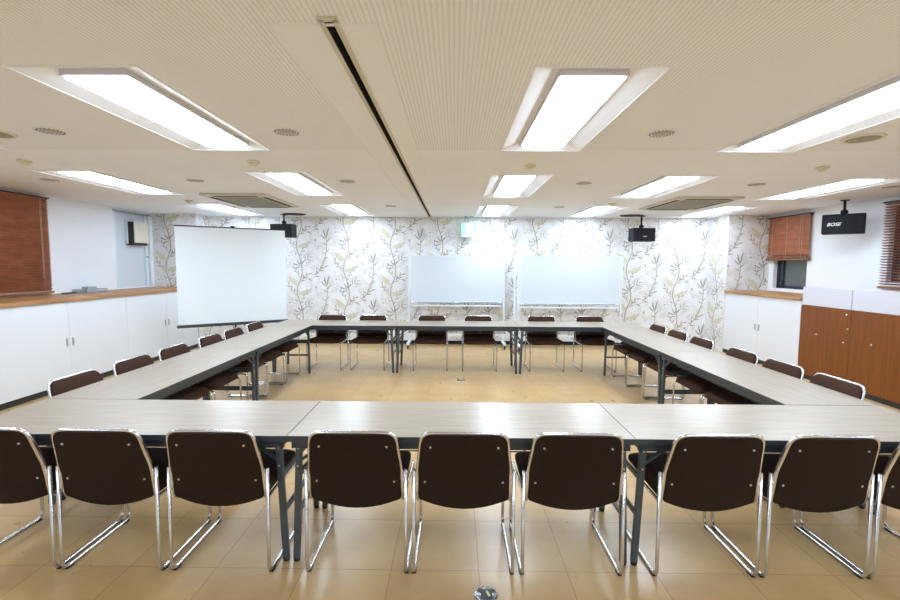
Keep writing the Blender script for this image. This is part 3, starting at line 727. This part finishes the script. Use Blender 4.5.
# ------------------------------------------------------------------ exit sign
t = empty('exit_sign', (.235, 6.50, 2.12), label='small green and white lit exit sign hanging at the far wall', cat='exit sign')
b = one('green'); b.box((-.15, -.02, .05), (.15, .02, .26), .004); b.build('panel', parent=t)
b = one('exitwhite'); b.box((-.07, -.0225, .062), (.065, -.0205, .255)); b.build('doorway_symbol', parent=t)
b = one('green')   # running figure
b.lathe([(0, -.0235), (.013, -.0235), (.013, -.023), (0, -.023)], (.006, 0, .222), 14, 'y')
for p, q, w in (((.002, .205), (-.008, .155), .022), ((-.008, .155), (.022, .125), .012), ((.022, .125), (.012, .095), .011), ((-.008, .155), (-.018, .120), .012), ((-.018, .120), (-.043, .112), .011), ((.002, .195), (.030, .178), .009), ((0, .198), (-.030, .180), .009)):
    b.bar((p[0], -.0232, p[1]), (q[0], -.0232, q[1]), w, .001, (0, 1, 0))
b.build('running_figure', parent=t)
b = one('whitep'); b.box((-.15, -.018, 0), (.15, .018, .045), .003); b.build('lower_plate', parent=t)
b = one('greyring'); b.box((-.05, -.0195, .014), (-.008, -.0175, .03)); b.box((.010, -.0195, .014), (.052, -.0175, .03)); b.build('lower_plate_marks', parent=t)
for xx in (-.05, .04):
    b = one('whitep'); b.tube([(xx, 0, .255), (xx, 0, .39)], .006, 8); b.build('hanger', parent=t)
b = one('greyring'); b.box((-.09, -.03, .372), (-.03, .03, .39)); b.box((.01, -.03, .372), (.07, .03, .39)); b.build('ceiling_plate', parent=t)

# ------------------------------------------------------------------ ceiling fittings
def ring_fit():
    t = empty('ceiling_speaker')
    b = one('whitep'); b.lathe([(.062, 0), (.062, -.004), (.088, -.007), (.094, -.003), (.094, 0)], n=28); b.build('rim', parent=t)
    b = one('greyring'); b.lathe([(0, -.012), (.03, -.014), (.058, -.011), (.064, -.004), (.064, 0)], n=28); b.build('grille', parent=t)
    b = one('gap')
    for k in range(20):
        a = 2*math.pi*k/20; b.lathe([(0, -.0082), (.0055, -.0082), (.0055, -.005), (0, -.005)], (.077*math.cos(a), .077*math.sin(a), 0), 8)
    b.build('rim_holes', parent=t); return t
p = ring_fit()
spots = [((-2.88, .96), 'round grey perforated ceiling fitting near the left light, nearest row'), ((-1.22, .97), 'round grey perforated ceiling fitting between the near left light and the slot'),
         ((1.40, .98), 'round grey perforated ceiling fitting right of the near central light'), ((-2.93, 2.82), 'small round ceiling fitting in front of the left air conditioner'),
         ((-1.24, 2.84), 'small round ceiling fitting left of the slot in the middle of the room'), ((1.41, 2.91), 'small round ceiling fitting right of the middle central light'),
         ((3.36, 2.94), 'small round ceiling fitting in front of the right air conditioner'), ((-4.55, 2.80), 'small round ceiling fitting by the blind on the left wall'),
         ((4.98, 3.06), 'small round ceiling fitting near the right edge of the ceiling'), ((-1.05, 4.95), 'small far round ceiling fitting left of the slot by the wallpaper'),
         ((1.62, 5.0), 'small far round ceiling fitting near the lit exit sign')]
for i, ((x, y), lab) in enumerate(spots):
    o = p if i == 0 else copy_tree(p); o.location = (x, y, H); tag(o, lab, 'ceiling fitting', 'round perforated ceiling fittings')
def dark_disc():
    t = empty('ceiling_vent'); b = one('cream'); b.lathe([(.10, 0), (.10, -.008), (.118, -.01), (.128, 0)], n=28); b.build('rim', parent=t)
    b = one('beigeg'); b.lathe([(0, -.009), (.098, -.009), (.101, -.004), (.101, 0)], n=28); b.build('plate', parent=t); return t
p = dark_disc()
for i, ((x, y), lab) in enumerate([((2.90, 1.10), 'round olive grey ceiling vent with cream rim beside the near right light'), ((-3.34, 1.02), 'round dark ceiling vent cut by the left edge of the picture')]):
    o = p if i == 0 else copy_tree(p); o.location = (x, y, H); tag(o, lab, 'ceiling vent', 'round ceiling vents')
def detector():
    t = empty('smoke_detector'); b = one('cream'); b.lathe([(.055, 0), (.055, -.012), (.048, -.018)], n=24); b.build('base', parent=t)
    b = one('cream'); b.lathe([(.03, -.018), (.034, -.028), (.026, -.04), (0, -.043)], n=24); b.build('sensor_head', parent=t); return t
p = detector()
for i, ((x, y), lab) in enumerate([((-3.97, 1.90), 'round cream smoke detector on the ceiling near the left wall blind'), ((-1.86, 1.88), 'round cream smoke detector behind the near left ceiling light'),
        ((.66, 2.01), 'round cream smoke detector behind the near central ceiling light'), ((3.38, 2.05), 'round cream smoke detector behind the near right ceiling light'),
        ((-3.95, 4.42), 'round cream smoke detector left of the left air conditioner'), ((2.30, 4.55), 'round cream smoke detector left of the right air conditioner')]):
    o = p if i == 0 else copy_tree(p); o.location = (x, y, H); tag(o, lab, 'smoke detector', 'cream smoke detectors')
for (x, y), lab in (((-3.02, 6.18), 'flat dark plate on the ceiling above the left hanging loudspeaker'), ((3.22, 6.18), 'flat dark plate on the ceiling above the right hanging loudspeaker')):
    b = one('gap'); b.lathe([(0, -.012), (.20, -.012), (.21, -.002), (.21, 0)], n=28); o = b.build('ceiling_plate'); o.location = (x, y, H); o.scale = (1, .8, 1); tag(o, lab, 'ceiling plate', 'dark ceiling plates by the far loudspeakers')

def aircon():
    t = empty('ceiling_air_conditioner'); hx, hy = .44, .66
    b = one('beigef'); b.box((-hx, -hy, -.028), (hx, hy, 0), .008); b.build('panel', parent=t)
    b = one('beigeg'); b.box((-hx+.14, -hy+.16, -.034), (hx-.14, hy-.16, -.027), .004)
    for k in range(12):
        y = -hy+.20+k*(2*hy-.40)/11; b.box((-hx+.16, y-.006, -.038), (hx-.16, y+.006, -.033))
    b.build('intake_grille', parent=t)
    for a, c_ in (((-hx+.045, -hy+.16), (-hx+.105, hy-.16)), ((hx-.105, -hy+.16), (hx-.045, hy-.16)), ((-hx+.14, -hy+.05), (hx-.14, -hy+.11)), ((-hx+.14, hy-.11), (hx-.14, hy-.05))):
        b = one('dark'); b.box((*a, -.031), (*c_, -.0275)); b.build('air_slot', parent=t)
    return t
p = aircon(); p.location = (-2.98, 4.40, H); tag(p, 'beige ceiling cassette air conditioner on the left side of the room', 'air conditioner', 'ceiling cassette air conditioners')
o = copy_tree(p); o.location = (3.38, 4.52, H); tag(o, 'beige ceiling cassette air conditioner on the right side of the room', 'air conditioner', 'ceiling cassette air conditioners')

# ------------------------------------------------------------------ floor outlet plates
t = empty('floor_outlet', (.125, -.20, 0), label='round steel floor outlet cover in the foreground with yellow label', cat='floor outlet')
b = one('brass'); b.lathe([(.058, 0), (.056, .004), (.046, .007), (.045, .005), (0, .005)], n=32); b.build('cover', parent=t)
b = one('legm'); b.box((-.024, -.022, .0052), (.03, .03, .0065), .001); b.build('lid', parent=t)
b = one('yellow'); b.bar((.004, .018, .0068), (.016, -.016, .0068), .011, .001); b.build('sticker', parent=t)
t = empty('floor_outlet', (.06, 3.85, 0), label='small round floor outlet cover in the middle of the open floor', cat='floor outlet')
b = one('brass'); b.lathe([(.058, 0), (.056, .004), (.046, .007), (.045, .005), (0, .005)], n=32); b.build('cover', parent=t)
b = one('bolt'); b.box((-.024, -.022, .0052), (.03, .03, .0065), .001); b.build('lid', parent=t)
